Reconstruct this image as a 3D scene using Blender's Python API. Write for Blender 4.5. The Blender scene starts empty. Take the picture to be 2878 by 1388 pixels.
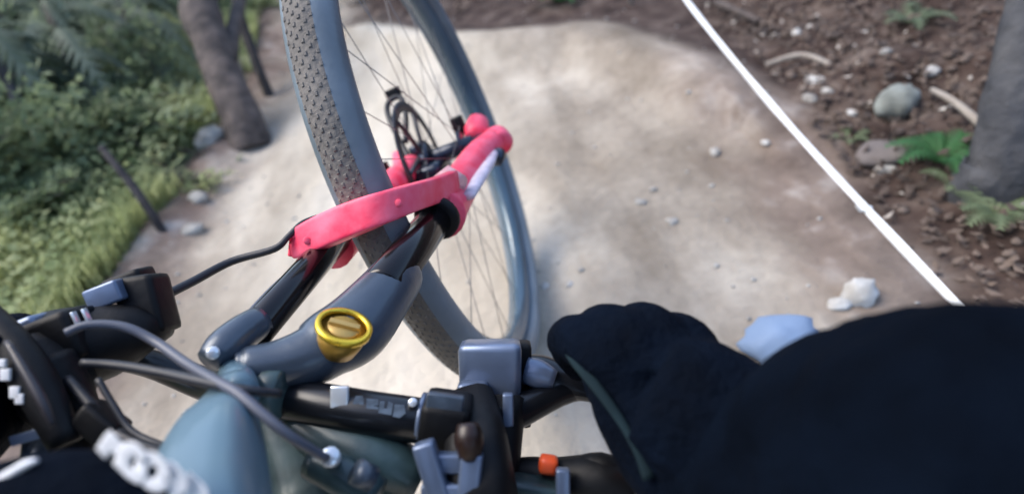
import bpy, math, random
import numpy as np
from mathutils import Vector, Matrix, noise as mnoise

random.seed(7); rng = np.random.default_rng(7)
C0 = bpy.context.scene.collection
SC = bpy.context.scene

# ------------------------------------------------------------------ camera
FPX = 1570.0                      # focal length in photo pixels (photo is 2878 wide)
CAM_H = 0.79
cam_d = bpy.data.cameras.new('camera'); cam = bpy.data.objects.new('camera', cam_d); C0.objects.link(cam)
cam_d.sensor_width = 36.0; cam_d.lens = 36.0 * FPX / 2878.0
cam_d.clip_start = 0.02; cam_d.clip_end = 300
MR = Matrix.Rotation(math.radians(52), 3, 'X') @ Matrix.Rotation(math.radians(-14), 3, 'Z')
cam.matrix_world = Matrix.Translation((0, 0, CAM_H)) @ MR.to_4x4()
cam_d.dof.use_dof = True; cam_d.dof.focus_distance = 0.50; cam_d.dof.aperture_fstop = 2.6
SC.camera = cam
# ------------------------------------------------------------------ world, sun, exposure
SUN_EL, SUN_ROT = 56, -70         # degrees; soft light from the left and above
w = bpy.data.worlds.new('World'); SC.world = w; w.use_nodes = True
nt = w.node_tree; bg = nt.nodes['Background']
sky = nt.nodes.new('ShaderNodeTexSky'); sky.sky_type = 'NISHITA'; sky.sun_disc = False
sky.sun_elevation = math.radians(SUN_EL); sky.sun_rotation = math.radians(SUN_ROT)
sky.air_density = 1.0; sky.dust_density = 2.0; sky.ozone_density = 1.0
nt.links.new(sky.outputs[0], bg.inputs[0]); bg.inputs[1].default_value = 0.15
sun_d = bpy.data.lights.new('sun', 'SUN'); sun_d.energy = 1.1; sun_d.angle = math.radians(40); sun_d.color = (1, 0.93, 0.82)
sun = bpy.data.objects.new('sun', sun_d); C0.objects.link(sun)
sdir = Vector((math.sin(math.radians(SUN_ROT)) * math.cos(math.radians(SUN_EL)),
               math.cos(math.radians(SUN_ROT)) * math.cos(math.radians(SUN_EL)), math.sin(math.radians(SUN_EL))))
sun.rotation_euler = sdir.to_track_quat('Z', 'Y').to_euler()
SC.view_settings.view_transform = 'Standard'; SC.view_settings.look = 'None'
SC.view_settings.exposure = 1.42; SC.view_settings.gamma = 1; SC.view_settings.use_curve_mapping = False

# ------------------------------------------------------------------ helpers
M3 = np.array(MR)
def ray(u, v): return M3 @ np.array([(u - 1439) / FPX, (694 - v) / FPX, -1.0])
def at(u, v, d): return np.array([0, 0, CAM_H]) + ray(u, v) * d
def cw(p): return np.array([0, 0, CAM_H]) + M3 @ np.asarray(p, float)

def tag(o, label=None, cat=None, group=None, kind=None):
    if label: o['label'] = label
    if cat: o['category'] = cat
    if group: o['group'] = group
    if kind: o['kind'] = kind
    return o
def empty(name, loc, label=None, cat=None, group=None):
    o = bpy.data.objects.new(name, None); C0.objects.link(o); o.location = Vector(loc); o.empty_display_size = .05
    return tag(o, label, cat, group)
def me(name, V, F, mats, smooth=True, mi=None):
    m = bpy.data.meshes.new(name); m.from_pydata([tuple(map(float, v)) for v in V], [], [tuple(int(i) for i in f) for f in F])
    for x in (mats if isinstance(mats, (list, tuple)) else [mats]): m.materials.append(x)
    if smooth: m.polygons.foreach_set('use_smooth', [True] * len(m.polygons))
    if mi is not None: m.polygons.foreach_set('material_index', list(mi))
    m.update(); return m
def root_of(p):
    v = np.zeros(3)
    while p is not None: v = v + np.array(p.location); p = p.parent
    return v
def obj(name, geo, mat, parent=None, smooth=True):
    """one mesh object from world-space geometry; its origin sits at the geometry's middle"""
    V, F = geo[0], geo[1]; V = np.asarray(V, float)
    org = (V.min(0) + V.max(0)) / 2
    o = bpy.data.objects.new(name, me(name, V - org, F, mat, smooth)); C0.objects.link(o)
    if parent is not None:
        o.parent = parent; o.location = Vector(org - root_of(parent))
    else: o.location = Vector(org)
    return o
def join(*gs):
    V, F, n = [], [], 0
    for g in gs:
        V.append(np.asarray(g[0], float)); F += [tuple(i + n for i in f) for f in g[1]]; n += len(g[0])
    return np.concatenate(V), F
def catmull(P, n=6):
    P = np.asarray(P, float); Q = np.vstack([2 * P[0] - P[1], P, 2 * P[-1] - P[-2]]); out = []
    for i in range(1, len(Q) - 2):
        a, b, c, d = Q[i - 1:i + 3]
        for t in np.linspace(0, 1, n, endpoint=False):
            out.append(.5 * ((2 * b) + (c - a) * t + (2 * a - 5 * b + 4 * c - d) * t * t + (3 * b - a - 3 * c + d) * t ** 3))
    out.append(P[-1]); return np.array(out)
def sweep(P, R, seg=14, sx=1.0, sy=1.0, power=2.0, up=None, smooth=0, caps=True):
    """tube along P; R a radius or one per point; superellipse section scaled sx, sy; `up` steers the sy axis"""
    P = np.asarray(P, float); R = np.full(len(P), R, float) if np.isscalar(R) else np.asarray(R, float)
    if smooth:
        X = catmull(np.hstack([P, R[:, None]]), smooth); P, R = X[:, :3], X[:, 3]
    T = np.gradient(P, axis=0); T /= np.linalg.norm(T, axis=1)[:, None]
    u = np.array([0, 0, 1.0]) if up is None else np.asarray(up, float)
    if up is None and abs(T[0] @ u) > .9: u = np.array([1.0, 0, 0])
    V = []; b = None
    for i in range(len(P)):
        b = u - T[i] * (u @ T[i]) if (up is not None or b is None) else b - T[i] * (b @ T[i])
        b /= np.linalg.norm(b); a = np.cross(b, T[i])
        for k in range(seg):
            t = 2 * math.pi * k / seg; c, s = math.cos(t), math.sin(t)
            x = math.copysign(abs(c) ** (2 / power), c); y = math.copysign(abs(s) ** (2 / power), s)
            V.append(P[i] + R[i] * (a * x * sx + b * y * sy))
    F = []
    for i in range(len(P) - 1):
        for k in range(seg):
            k2 = (k + 1) % seg; F.append((i * seg + k, i * seg + k2, (i + 1) * seg + k2, (i + 1) * seg + k))
    if caps:
        n = len(V); V.append(P[0]); V.append(P[-1]); e = (len(P) - 1) * seg
        for k in range(seg):
            k2 = (k + 1) % seg; F.append((n, k2, k)); F.append((n + 1, e + k, e + k2))
    return np.array(V), F
def rod(a, b, r, seg=12, r2=None, **k):
    a, b = np.asarray(a, float), np.asarray(b, float); L = np.linalg.norm(b - a); d = (b - a) / L
    r2 = r if r2 is None else r2; c = min(.15 * min(r, r2) / L, .2)
    return sweep([a, a + d * c * L, b - d * c * L, b], [r * .86, r, r2, r2 * .86], seg, **k)
def box(c, ax, half, bev=.18):
    """bevelled box: centre, three axes (rows), half sizes"""
    import bmesh
    bm = bmesh.new(); bmesh.ops.create_cube(bm, size=2)
    for v in bm.verts: v.co = Vector((v.co.x * half[0], v.co.y * half[1], v.co.z * half[2]))
    bmesh.ops.bevel(bm, geom=bm.edges[:] + bm.verts[:], offset=bev * min(half), segments=2, affect='EDGES', profile=.6)
    V = np.array([v.co[:] for v in bm.verts]); F = [[v.index for v in f.verts] for f in bm.faces]; bm.free()
    return np.asarray(c, float) + V @ np.asarray(ax, float), F
def ringsec(C, a, b, n, sec, N=128):
    """revolve section [(radius, offset along n)] (closed loop) about n"""
    V = []; m = len(sec)
    for i in range(N):
        t = 2 * math.pi * i / N; rr = a * math.cos(t) + b * math.sin(t)
        for r, o in sec: V.append(C + rr * r + n * o)
    F = [(i * m + k, i * m + (k + 1) % m, ((i + 1) % N) * m + (k + 1) % m, ((i + 1) % N) * m + k) for i in range(N) for k in range(m)]
    return np.array(V), F
def prism(pts, nrm, th):
    """solid plate from an outline of 3-D points, given real thickness along nrm"""
    P = np.asarray(pts, float); n = len(P); nrm = np.asarray(nrm, float); nrm = nrm / np.linalg.norm(nrm)
    V = np.vstack([P + nrm * th / 2, P - nrm * th / 2])
    return V, [tuple(range(n)), tuple(range(2 * n - 1, n - 1, -1))] + [(i, n + i, n + (i + 1) % n, (i + 1) % n) for i in range(n)]

def mat(name, col, rough=.6, metal=0.0, var=.25, scale=8.0, bump=0.0, bscale=60.0, spec=.5, col2=None, coat=0.0, trans=0.0):
    m = bpy.data.materials.new(name); m.use_nodes = True; t = m.node_tree; N, L = t.nodes, t.links
    b = N['Principled BSDF']; b.inputs['Roughness'].default_value = rough; b.inputs['Metallic'].default_value = metal
    b.inputs['Specular IOR Level'].default_value = spec; b.inputs['Coat Weight'].default_value = coat; b.inputs['Coat Roughness'].default_value = .12
    tc = N.new('ShaderNodeTexCoord'); nz = N.new('ShaderNodeTexNoise'); nz.inputs['Scale'].default_value = scale; nz.inputs['Detail'].default_value = 6
    L.new(tc.outputs['Object'], nz.inputs['Vector'])
    r = N.new('ShaderNodeValToRGB'); r.color_ramp.elements[0].position = .3; r.color_ramp.elements[1].position = .72
    c2 = col2 or tuple(min(1, c * (1 + var)) for c in col); c1 = col if col2 else tuple(c * (1 - var) for c in col)
    r.color_ramp.elements[0].color = (*c1, 1); r.color_ramp.elements[1].color = (*c2, 1)
    L.new(nz.outputs['Fac'], r.inputs['Fac'])
    L.new(r.outputs['Color'], b.inputs['Base Color'])
    mp = N.new('ShaderNodeMapRange'); mp.inputs['To Min'].default_value = max(.03, rough - .12); mp.inputs['To Max'].default_value = min(1, rough + .12)
    L.new(nz.outputs['Fac'], mp.inputs['Value']); L.new(mp.outputs[0], b.inputs['Roughness'])
    if bump:
        n2 = N.new('ShaderNodeTexNoise'); n2.inputs['Scale'].default_value = bscale; n2.inputs['Detail'].default_value = 4
        L.new(tc.outputs['Object'], n2.inputs['Vector'])
        bp = N.new('ShaderNodeBump'); bp.inputs['Strength'].default_value = bump; bp.inputs['Distance'].default_value = .01
        L.new(n2.outputs['Fac'], bp.inputs['Height']); L.new(bp.outputs[0], b.inputs['Normal'])
    if trans:
        out = N['Material Output']; tr = N.new('ShaderNodeBsdfTranslucent'); mx = N.new('ShaderNodeMixShader'); mx.inputs[0].default_value = trans
        L.new(r.outputs['Color'], tr.inputs['Color']); L.new(b.outputs[0], mx.inputs[1]); L.new(tr.outputs[0], mx.inputs[2]); L.new(mx.outputs[0], out.inputs['Surface'])
    return m

MT = dict(
    tyre=mat('dusty_rubber', (.135, .122, .108), .75, var=.3, scale=14, bump=.3, bscale=120),
    wall=mat('tyre_sidewall', (.14, .175, .205), .40, var=.25, scale=12, bump=.1),
    rim=mat('rim_gloss', (.060, .105, .145), .2, .15, var=.2, scale=10, coat=.4),
    spoke=mat('spoke_steel', (.06, .06, .065), .35, .6),
    hub=mat('hub_anodised', (.012, .02, .04), .3, .5, coat=.3),
    black=mat('black_plastic', (.003, .0035, .005), .55, spec=.25, var=.4, scale=20, bump=.1),
    bar=mat('bar_black', (.006, .007, .010), .32, .1, var=.3, scale=30, coat=.2),
    stan=mat('stanchion_black', (.006, .005, .006), .14, .2, var=.2),
    pink=mat('coral_paint', (.93, .026, .085), .45, scale=34, coat=.05, spec=.35, bump=.12, bscale=60, col2=(.95, .17, .26)),
    decal=mat('pale_decal', (.62, .56, .66), .4, var=.25, scale=60),
    crown=mat('crown_grey', (.055, .075, .105), .33, .25, var=.2, scale=14, bump=.08, coat=.2),
    gold=mat('gold_anodised', (.85, .56, .05), .25, .75, var=.15),
    gold_d=mat('gold_cap', (.45, .27, .05), .35, .6, var=.25),
    frame=mat('frame_teal_sky', (.085, .155, .205), .45, .1, var=.10, scale=9, coat=.25),  # bluer copy of the frame colour, with the sky reflection painted in
    frame_d=mat('frame_shaded_green', (.035, .066, .072), .4, .1, var=.6, scale=22, coat=.2, bump=.06),  # frame colour darkened to paint its shaded side; small cockpit parts share it
    hose=mat('hose_grey', (.075, .085, .115), .45, var=.25, scale=25),
    cable=mat('cable_black', (.012, .014, .02), .5, var=.3, scale=40),
    silver=mat('silver_blue_metal', (.13, .175, .27), .36, .4, var=.25, scale=20, coat=.2),
    white=mat('white_print', (.80, .82, .85), .5, var=.12, scale=40),
    steel=mat('bolt_glint_steel', (.75, .80, .85), .2, .5, var=.1),
    orange=mat('orange_plastic', (.80, .10, .025), .45, var=.2),
    amber=mat('amber_brown', (.016, .006, .003), .4, var=.4, scale=30),
    navy=mat('navy_fabric', (.0016, .0034, .0076), .95, var=.4, scale=18, bump=.4, bscale=90, spec=.03),
    navy2=mat('navy_glove', (.0014, .0036, .0090), .92, var=.4, scale=24, bump=.4, bscale=140, spec=.05),
    trim=mat('grey_trim', (.010, .020, .025), .85, var=.3, scale=30, spec=.08),
    tape=mat('white_tape', (.84, .88, .90), .42, var=.05, scale=20),
    stone=mat('grey_stone', (.20, .185, .165), .9, col2=(.42, .42, .40), scale=12, bump=.6, bscale=25),
    stone_b=mat('pale_blue_stone', (.15, .22, .34), .7, col2=(.24, .33, .48), scale=5, bump=.3, bscale=25),
    stone_w=mat('white_stone', (.30, .275, .24), .85, col2=(.60, .62, .62), scale=14, bump=.4, bscale=30),
    stone_g=mat('mossy_stone', (.09, .095, .08), .9, col2=(.30, .33, .31), scale=13, bump=.5, bscale=25),
    bark=mat('bark', (.030, .024, .022), .9, col2=(.125, .100, .088), scale=16, bump=1.0, bscale=38),
    bark_d=mat('bark_dark', (.018, .016, .018), .9, col2=(.045, .042, .045), scale=10, bump=.8, bscale=30),
    bark_b=mat('bark_grey', (.010, .013, .020), .9, col2=(.075, .076, .080), scale=14, bump=1.0, bscale=34),
    wood=mat('dead_wood', (.22, .19, .16), .85, col2=(.34, .31, .27), scale=12, bump=.6, bscale=30),
    litter=mat('leaf_litter', (.055, .038, .030), .85, col2=(.15, .112, .088), scale=3),
    litter_p=mat('leaf_litter_pale', (.34, .30, .26), .7, col2=(.50, .47, .42), scale=3),
)
def leafmat(name, a, b, sc=3.0): return mat(name, a, .55, col2=b, scale=sc, trans=.5, spec=.25)
MT['leaf_d'] = leafmat('leaf_dark', (.085, .125, .072), (.24, .30, .19), 7)
MT['leaf_m'] = leafmat('leaf_mid', (.11, .16, .085), (.30, .36, .21), 7)
MT['leaf_l'] = leafmat('leaf_light', (.24, .32, .14), (.54, .56, .32), 6)
MT['needle'] = leafmat('needle', (.090, .130, .095), (.25, .30, .23), 5)
MT['grass'] = leafmat('grass_blade', (.26, .33, .14), (.54, .56, .30), 1.6)
MT['fern'] = leafmat('fern_green', (.045, .15, .055), (.09, .23, .085), 6)

# ------------------------------------------------------------------ terrain
def fbm(x, y, s, o=4, seed=0.0):
    return mnoise.fractal(Vector((x * s + seed, y * s - seed, seed * .37)), 1.0, 2.0, o)
def sst(a, b, x):
    t = min(1, max(0, (x - a) / (b - a))); return t * t * (3 - 2 * t)
def edge_l(y):
    return -0.96 - .06 * math.sin(y * 1.9 + .6) - .05 * max(0, y - 2.6) ** 1.5
def edge_r(y): return .585 + .155 * y
def flat_hit(u, v):
    d = ray(u, v); t = -CAM_H / d[2]; return (d[0] * t, d[1] * t)
RIDGE = [flat_hit(1020, 120), flat_hit(1160, 150), flat_hit(1320, 158), flat_hit(1480, 150), flat_hit(1620, 140), flat_hit(1780, 185), flat_hit(1900, 240), flat_hit(1985, 300)]
def ridge_d(x, y):
    best = (9, 0)
    for (x0, y0), (x1, y1) in zip(RIDGE, RIDGE[1:]):
        dx, dy = x1 - x0, y1 - y0; L = math.hypot(dx, dy); t = max(0, min(1, ((x - x0) * dx + (y - y0) * dy) / L / L))
        d = math.hypot(x - x0 - t * dx, y - y0 - t * dy); s = (dx * (y - y0) - dy * (x - x0)) / L
        if d < best[0]: best = (d, s)
    return best
def H(x, y):
    el, er = edge_l(y), edge_r(y)
    h = .012 * fbm(x, y, 1.6, 3) + .004 * fbm(x, y, 9, 3, 4.0)
    l = el - x
    if l > -.2:
        h += .06 * math.exp(-((l - .04) / .10) ** 2) * (.7 + .6 * fbm(x, y, 2.2, 2, 3.0))
        h += sst(0, .5, l) * (.05 * fbm(x, y, 3.2, 4, 9.0) + .02) + .26 * max(0, l - .1) + .10 * max(0, l - 1.2)
    r = x - er
    if r > -.15:
        h += sst(-.1, .35, r) * (.045 * fbm(x, y, 4.5, 4, 2.0) + .02) + .22 * max(0, r - .05)
    for c_, w_, k_ in ((-.42, .05, .011), (.02, .06, .013), (.30, .05, .008)):
        h -= k_ * math.exp(-((x - c_ - .07 * math.sin(y * 2.1 + c_ * 9)) / w_) ** 2) * (.6 + .8 * mnoise.noise(Vector((c_ * 7, y * 1.7, 0))))
    d, s = ridge_d(x, y)
    if d < .9:
        h += .075 * math.exp(-(d / (.10 if s < 0 else .22)) ** 2)
    far = max(0, y - 3.1) * sst(-1.6, -.6, x)
    h += .16 * far
    return h
def nrm(x, y, e=.03):
    v = np.array([H(x - e, y) - H(x + e, y), H(x, y - e) - H(x, y + e), 2 * e]); return v / np.linalg.norm(v)
def ground_hit(u, v):
    d = ray(u, v); o = np.array([0, 0, CAM_H]); t = .3; st = .02
    while t < 40:
        p = o + d * t
        if p[2] < H(p[0], p[1]):
            a, b = t - st, t
            for _ in range(20):
                m = (a + b) / 2; p = o + d * m
                if p[2] < H(p[0], p[1]): b = m
                else: a = m
            p = o + d * b; return np.array([p[0], p[1], H(p[0], p[1])]), b
        st = .02 + .01 * t; t += st
    return None, None

def axis_pts(lo, hi, f0, f1, fine, coarse_n):
    a = lo - (np.geomspace(.04, 1, coarse_n) ** 1.0) * (lo - f0) if f0 < lo else np.array([])
    b = hi + np.geomspace(.01, 1, coarse_n) * (f1 - hi)
    return np.unique(np.round(np.concatenate([a, np.arange(lo, hi, fine), b]), 4))
xs = axis_pts(-2.6, 2.0, -60, 60, .02, 26); ys = axis_pts(.1, 3.9, -20, 60, .02, 26)
V = []; zone = []
for y in ys:
    for x in xs:
        V.append((x, y, H(x, y)))
        el, er = edge_l(y), edge_r(y); j = .09 * fbm(x, y, 5, 3, 1.0)
        d, s = ridge_d(x, y)
        grass = sst(.07, .22, el - x + j * 1.3); dirt = sst(-.02, .10, x - er + j)
        back = sst(.05, .22, (s if d < 1.3 else 0) + j * .6) * (1 if s > 0 else 0) * sst(-.9, -.3, x)
        rr = sst(.85, 1.0, d) if d < 1.3 else 1
        far = sst(3.0, 3.3, y + j) * sst(-.8, -.4, x)
        zone.append((grass, max(dirt, back * (1 - 0 * rr), far), max(sst(-.24, .03, el - x + j * 1.4) * (1 - grass), .75 * sst(.30, .06, er - x + j)), math.exp(-((x + .33 + .10 * fbm(x, y, 1.2, 2, 7.0)) / .36) ** 2)))  # blue channel also darkens the right trail edge, painting in berm shade
nx = len(xs)
F = [(j * nx + i, j * nx + i + 1, (j + 1) * nx + i + 1, (j + 1) * nx + i) for j in range(len(ys) - 1) for i in range(nx - 1)]

def ground_mat():
    m = bpy.data.materials.new('trail_ground'); m.use_nodes = True; t = m.node_tree; N, L = t.nodes, t.links
    b = N['Principled BSDF']; b.inputs['Roughness'].default_value = .95; b.inputs['Specular IOR Level'].default_value = .15
    tc = N.new('ShaderNodeTexCoord'); at_ = N.new('ShaderNodeAttribute'); at_.attribute_name = 'zone'
    sep = N.new('ShaderNodeSeparateColor'); L.new(at_.outputs['Color'], sep.inputs[0])
    def nz(s, d=6, vec=None, rough=.55):
        n = N.new('ShaderNodeTexNoise'); n.inputs['Scale'].default_value = s; n.inputs['Detail'].default_value = d; n.inputs['Roughness'].default_value = rough
        L.new(vec or tc.outputs['Object'], n.inputs['Vector']); return n
    def ramp(src, stops):
        r = N.new('ShaderNodeValToRGB'); e = r.color_ramp.elements
        while len(e) < len(stops): e.new(.5)
        for k, (p, c) in enumerate(stops): e[k].position = p; e[k].color = (*c, 1)
        L.new(src, r.inputs['Fac']); return r
    def mix(f, a, c, mode='MIX'):
        x = N.new('ShaderNodeMix'); x.data_type = 'RGBA'; x.blend_type = mode
        if isinstance(f, float): x.inputs[0].default_value = f
        else: L.new(f, x.inputs[0])
        L.new(a, x.inputs[6]); L.new(c, x.inputs[7]); return x.outputs[2]
    mp = N.new('ShaderNodeMapping'); mp.inputs['Scale'].default_value = (1.0, .28, 1); mp.inputs['Rotation'].default_value = (0, 0, .25); L.new(tc.outputs['Object'], mp.inputs['Vector'])
    n_big = nz(1.5, 5); n_str = nz(5.5, 6, mp.outputs[0]); n_fine = nz(38, 5); n_mid = nz(10, 6)
    trail = ramp(n_big.outputs['Fac'], [(.36, (.18, .152, .122)), (.50, (.31, .275, .23)), (.62, (.46, .42, .36))]).outputs['Color']
    st = ramp(n_str.outputs['Fac'], [(.34, (.50, .46, .42)), (.50, (.90, .88, .86)), (.68, (1.15, 1.15, 1.14))]).outputs['Color']
    trail = mix(.75, trail, st, 'MULTIPLY')
    fi = ramp(n_fine.outputs['Fac'], [(.3, (.80, .79, .78)), (.65, (1.08, 1.08, 1.08))]).outputs['Color']
    trail = mix(.7, trail, fi, 'MULTIPLY')
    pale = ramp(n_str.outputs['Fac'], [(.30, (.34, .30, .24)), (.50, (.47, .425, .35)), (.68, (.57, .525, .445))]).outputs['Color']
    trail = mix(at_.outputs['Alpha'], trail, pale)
    dirt = ramp(n_mid.outputs['Fac'], [(.30, (.020, .013, .011)), (.48, (.054, .037, .031)), (.62, (.088, .066, .056)), (.75, (.16, .13, .112))]).outputs['Color']
    grass = ramp(n_mid.outputs['Fac'], [(.30, (.09, .11, .065)), (.50, (.17, .18, .12)), (.70, (.28, .27, .21))]).outputs['Color']
    edge = ramp(n_mid.outputs['Fac'], [(.30, (.085, .060, .050)), (.55, (.19, .145, .122)), (.72, (.36, .32, .29))]).outputs['Color']
    c = mix(sep.outputs[2], trail, edge); c = mix(sep.outputs[1], c, dirt); c = mix(sep.outputs[0], c, grass)
    L.new(c, b.inputs['Base Color'])
    ad = N.new('ShaderNodeMath'); ad.operation = 'MULTIPLY_ADD'; ad.inputs[1].default_value = .35
    L.new(n_fine.outputs['Fac'], ad.inputs[0]); L.new(n_mid.outputs['Fac'], ad.inputs[2])
    bp = N.new('ShaderNodeBump'); bp.inputs['Strength'].default_value = .5; bp.inputs['Distance'].default_value = .03
    L.new(ad.outputs[0], bp.inputs['Height']); L.new(bp.outputs[0], b.inputs['Normal'])
    return m
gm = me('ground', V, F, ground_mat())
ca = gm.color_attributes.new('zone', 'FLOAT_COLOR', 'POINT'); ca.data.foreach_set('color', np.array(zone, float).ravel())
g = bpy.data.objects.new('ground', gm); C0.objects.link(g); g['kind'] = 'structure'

# ------------------------------------------------------------------ scatter meshes
def rock_geo(r, sq=(1, .8, .6), seed=0, sub=3, rough=.28):
    import bmesh
    bm = bmesh.new(); bmesh.ops.create_icosphere(bm, subdivisions=sub, radius=1)
    for v in bm.verts:
        p = v.co.copy(); k = 1 + rough * .7 * mnoise.fractal(p * 1.1 + Vector((seed * 3.1, seed, 0)), 1, 2, 3)
        k += .10 * (mnoise.cell(p * 2.2 + Vector((seed, 0, 0))) - .5)
        v.co = Vector((p.x * sq[0], p.y * sq[1], p.z * sq[2])) * k * r
    V = np.array([v.co[:] for v in bm.verts]); F = [[v.index for v in f.verts] for f in bm.faces]; bm.free(); return V, F
def rock(u, v, r, m, label, seed, sq=(1, .8, .62), name='rock', group=None, sink=.36, rz=0.0, world=None):
    p = world if world is not None else ground_hit(u, v)[0]
    o = bpy.data.objects.new(name, me(name, *rock_geo(r, sq, seed), MT[m])); C0.objects.link(o)
    o.location = Vector(p) + Vector((0, 0, r * sq[2] * (1 - 2 * sink) * .8)); o.rotation_euler = (0, 0, rz)
    return tag(o, label, 'rock', group)
def leaves(n, fn, size, quad=True):
    """n small leaf faces; fn(i) -> (position, direction, width axis)"""
    V, F = [], []
    for i in range(n):
        p, d, wv = fn(i); s = size * random.uniform(.6, 1.4); k = len(V)
        nrm_ = np.cross(d, wv) * .12 * s
        V += [p, p + d * s * .5 + wv * s * .30 + nrm_, p + d * s, p + d * s * .5 - wv * s * .30 + nrm_]
        F.append((k, k + 1, k + 2, k + 3))
    return np.array(V), F
def unit(v): return v / (np.linalg.norm(v) + 1e-9)
def rnd(): return unit(rng.normal(size=3))

def bush_mesh(seed, R=.35, n=900, size=.055, m='leaf_m', flat=.75, clumps=9):
    cs = [(unit(rng.normal(size=3)) * R * rng.uniform(.25, .85)) * np.array([1, 1, flat]) + np.array([0, 0, R * flat * .75]) for _ in range(clumps)]
    def fn(i):
        c = cs[i % clumps]; p = c + rng.normal(size=3) * R * .20; p[2] = max(.01, p[2])
        d = unit(rnd() + unit(p - np.array([0, 0, R * .3])) * .8 + np.array([0, 0, -.25])); wv = unit(np.cross(d, rnd())); return p, d, wv
    fol = me('foliage', *leaves(n, fn, size), MT[m], False)
    st = join(*[sweep([(0, 0, -.03), c * .5 + np.array([0, 0, .0]), c], [.008, .005, .002], 5) for c in cs])
    stm = me('stem', *st, MT['bark']); return fol, stm
def put_bush(meshes, p, s, rz, label, name='bush', cat='bush', group=None):
    r = empty(name, p, label, cat, group); r.rotation_euler = (0, 0, rz); r.scale = (s, s, s)
    for nm, m_ in zip(('foliage', 'stem'), meshes):
        o = bpy.data.objects.new(nm, m_); C0.objects.link(o); o.parent = r
    return r

# ---- undergrowth on the left bank (each bush its own thing)
def spray_mesh(seed, R, n_arm, m, per=34):
    """bush of arching sprays, each with small leaflets along it"""
    V, F = [], []; st = []
    for a_ in range(n_arm):
        az = random.uniform(0, 6.28); el = random.uniform(.25, 1.25); L = R * random.uniform(.7, 1.4)
        d = np.array([math.cos(az) * math.cos(el), math.sin(az) * math.cos(el), math.sin(el)]); side = unit(np.cross(d, up_)); pts = [d * L * t - up_ * L * .55 * t * t for t in np.linspace(0, 1, 7)]
        st.append(sweep([p for p in pts[::2]], [.005, .004, .003, .0015], 4))
        for i in range(per):
            t = random.uniform(.18, 1); p = d * L * t - up_ * L * .55 * t * t + rng.normal(size=3) * .008; sg = -1 if i % 2 else 1
            dd = unit(side * sg + d * random.uniform(.2, .9) + rng.normal(size=3) * .25); wv = unit(np.cross(dd, rnd() * .35 + up_)); s = R * .17 * random.uniform(.5, 1.3) * (1.2 - .6 * t); k = len(V)
            V += [p, p + dd * s * .5 + wv * s * .22, p + dd * s, p + dd * s * .5 - wv * s * .22]; F.append((k, k + 1, k + 2, k + 3))
    return me('foliage', np.array(V), F, MT[m], False), me('stem', *join(*st), MT['bark'])
up_ = np.array([0, 0, 1.0])
B_dark = [spray_mesh(1, .46, 46, 'leaf_d', 40), bush_mesh(0, .42, 2600, .045, 'leaf_d', .8, 16)]
B_mid = [spray_mesh(2, .40, 40, 'leaf_m', 38), bush_mesh(1, .36, 2200, .040, 'leaf_m', .75, 15)]
B_need = [spray_mesh(3, .55, 60, 'needle', 60)]
B_lite = [spray_mesh(4, .24, 30, 'leaf_l', 30), spray_mesh(5, .20, 26, 'leaf_l', 26)]
bushes = []
def bush_at(kind, u, v, s, label, group):
    p = ground_hit(u, v)[0]
    if p is None: return
    mset = {'d': B_dark, 'm': B_mid, 'n': B_need, 'l': B_lite}[kind]
    put_bush(mset[len(bushes) % len(mset)], p - np.array([0, 0, .02]), s, random.uniform(0, 6.28), label, group=group); bushes.append(p)
for kind, u, v, s, lab in [
    ('l', 95, 800, .75, 'bright yellow green low shrub above the black brake lever'),
    ('l', 250, 720, .65, 'bright low shrub at the trail edge just left of the leaning stake foot'),
    ('l', 560, 520, .5, 'small light green shrub on the lip below the forked trunk'),
    ('l', 380, 560, .8, 'light green leafy shrub right behind the thin leaning stake'),
    ('m', 140, 620, .8, 'mid green bush low on the left edge of the bank'),
    ('m', 30, 520, .9, 'mid green bush cut by the left picture edge half way up'),
    ('m', 300, 420, 1.0, 'mid green bush behind the top of the thin leaning stake'),
    ('m', 470, 300, .8, 'mid green bush left of the forked tree trunk'),
    ('d', 210, 330, .8, 'dark green bush in front of the grey fallen branch'),
    ('m', 20, 330, .9, 'mid green bush at the left picture edge a third of the way down'),
    ('d', 420, 170, .75, 'dark green bush high on the bank left of the trunk'),
    ('n', 250, 140, .8, 'feathery dark conifer bush high in the upper left'),
    ('n', 60, 110, .9, 'tall feathery conifer bush in the upper left corner'),
    ('m', 160, 40, 1.0, 'mid green bush at the top edge near the left corner'),
    ('n', 400, 40, .9, 'feathery conifer bush at the top edge beside the trunk'),
    ('d', 520, 60, .9, 'dark bush directly behind the thick forked trunk at the top'),
    ('l', 735, 25, .9, 'yellow green shrub between the trunk and the front tyre at the top'),
    ('d', 20, 10, 1.3, 'large dark bush furthest up the slope in the corner'),
    ]:
    bush_at(kind, u, v, s, lab, 'bushes on the left bank')
# far bank: a dark wood that reads as one mass, so that no bare slope shows
gs = []
for i in range(16):
    x = random.uniform(-9, -2.6); y = random.uniform(2.4, 12)
    if x > -1.6 - (y - 3) * .25: continue
    fm = random.choice((B_dark, B_need, B_mid)); fm = random.choice(fm)[0]; a = random.uniform(0, 6.28); sc_ = random.uniform(1.3, 2.4)
    co = np.array([v.co[:] for v in fm.vertices]) @ np.array([[math.cos(a), math.sin(a), 0], [-math.sin(a), math.cos(a), 0], [0, 0, 1]]) * sc_ + np.array([x, y, H(x, y) - .03])
    gs.append((co, [tuple(p.vertices) for p in fm.polygons]))
o = obj('forest', join(*gs), MT['needle'], smooth=False); tag(o, 'dark forest growth filling the slope in the upper left', 'forest', kind='stuff')

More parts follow.
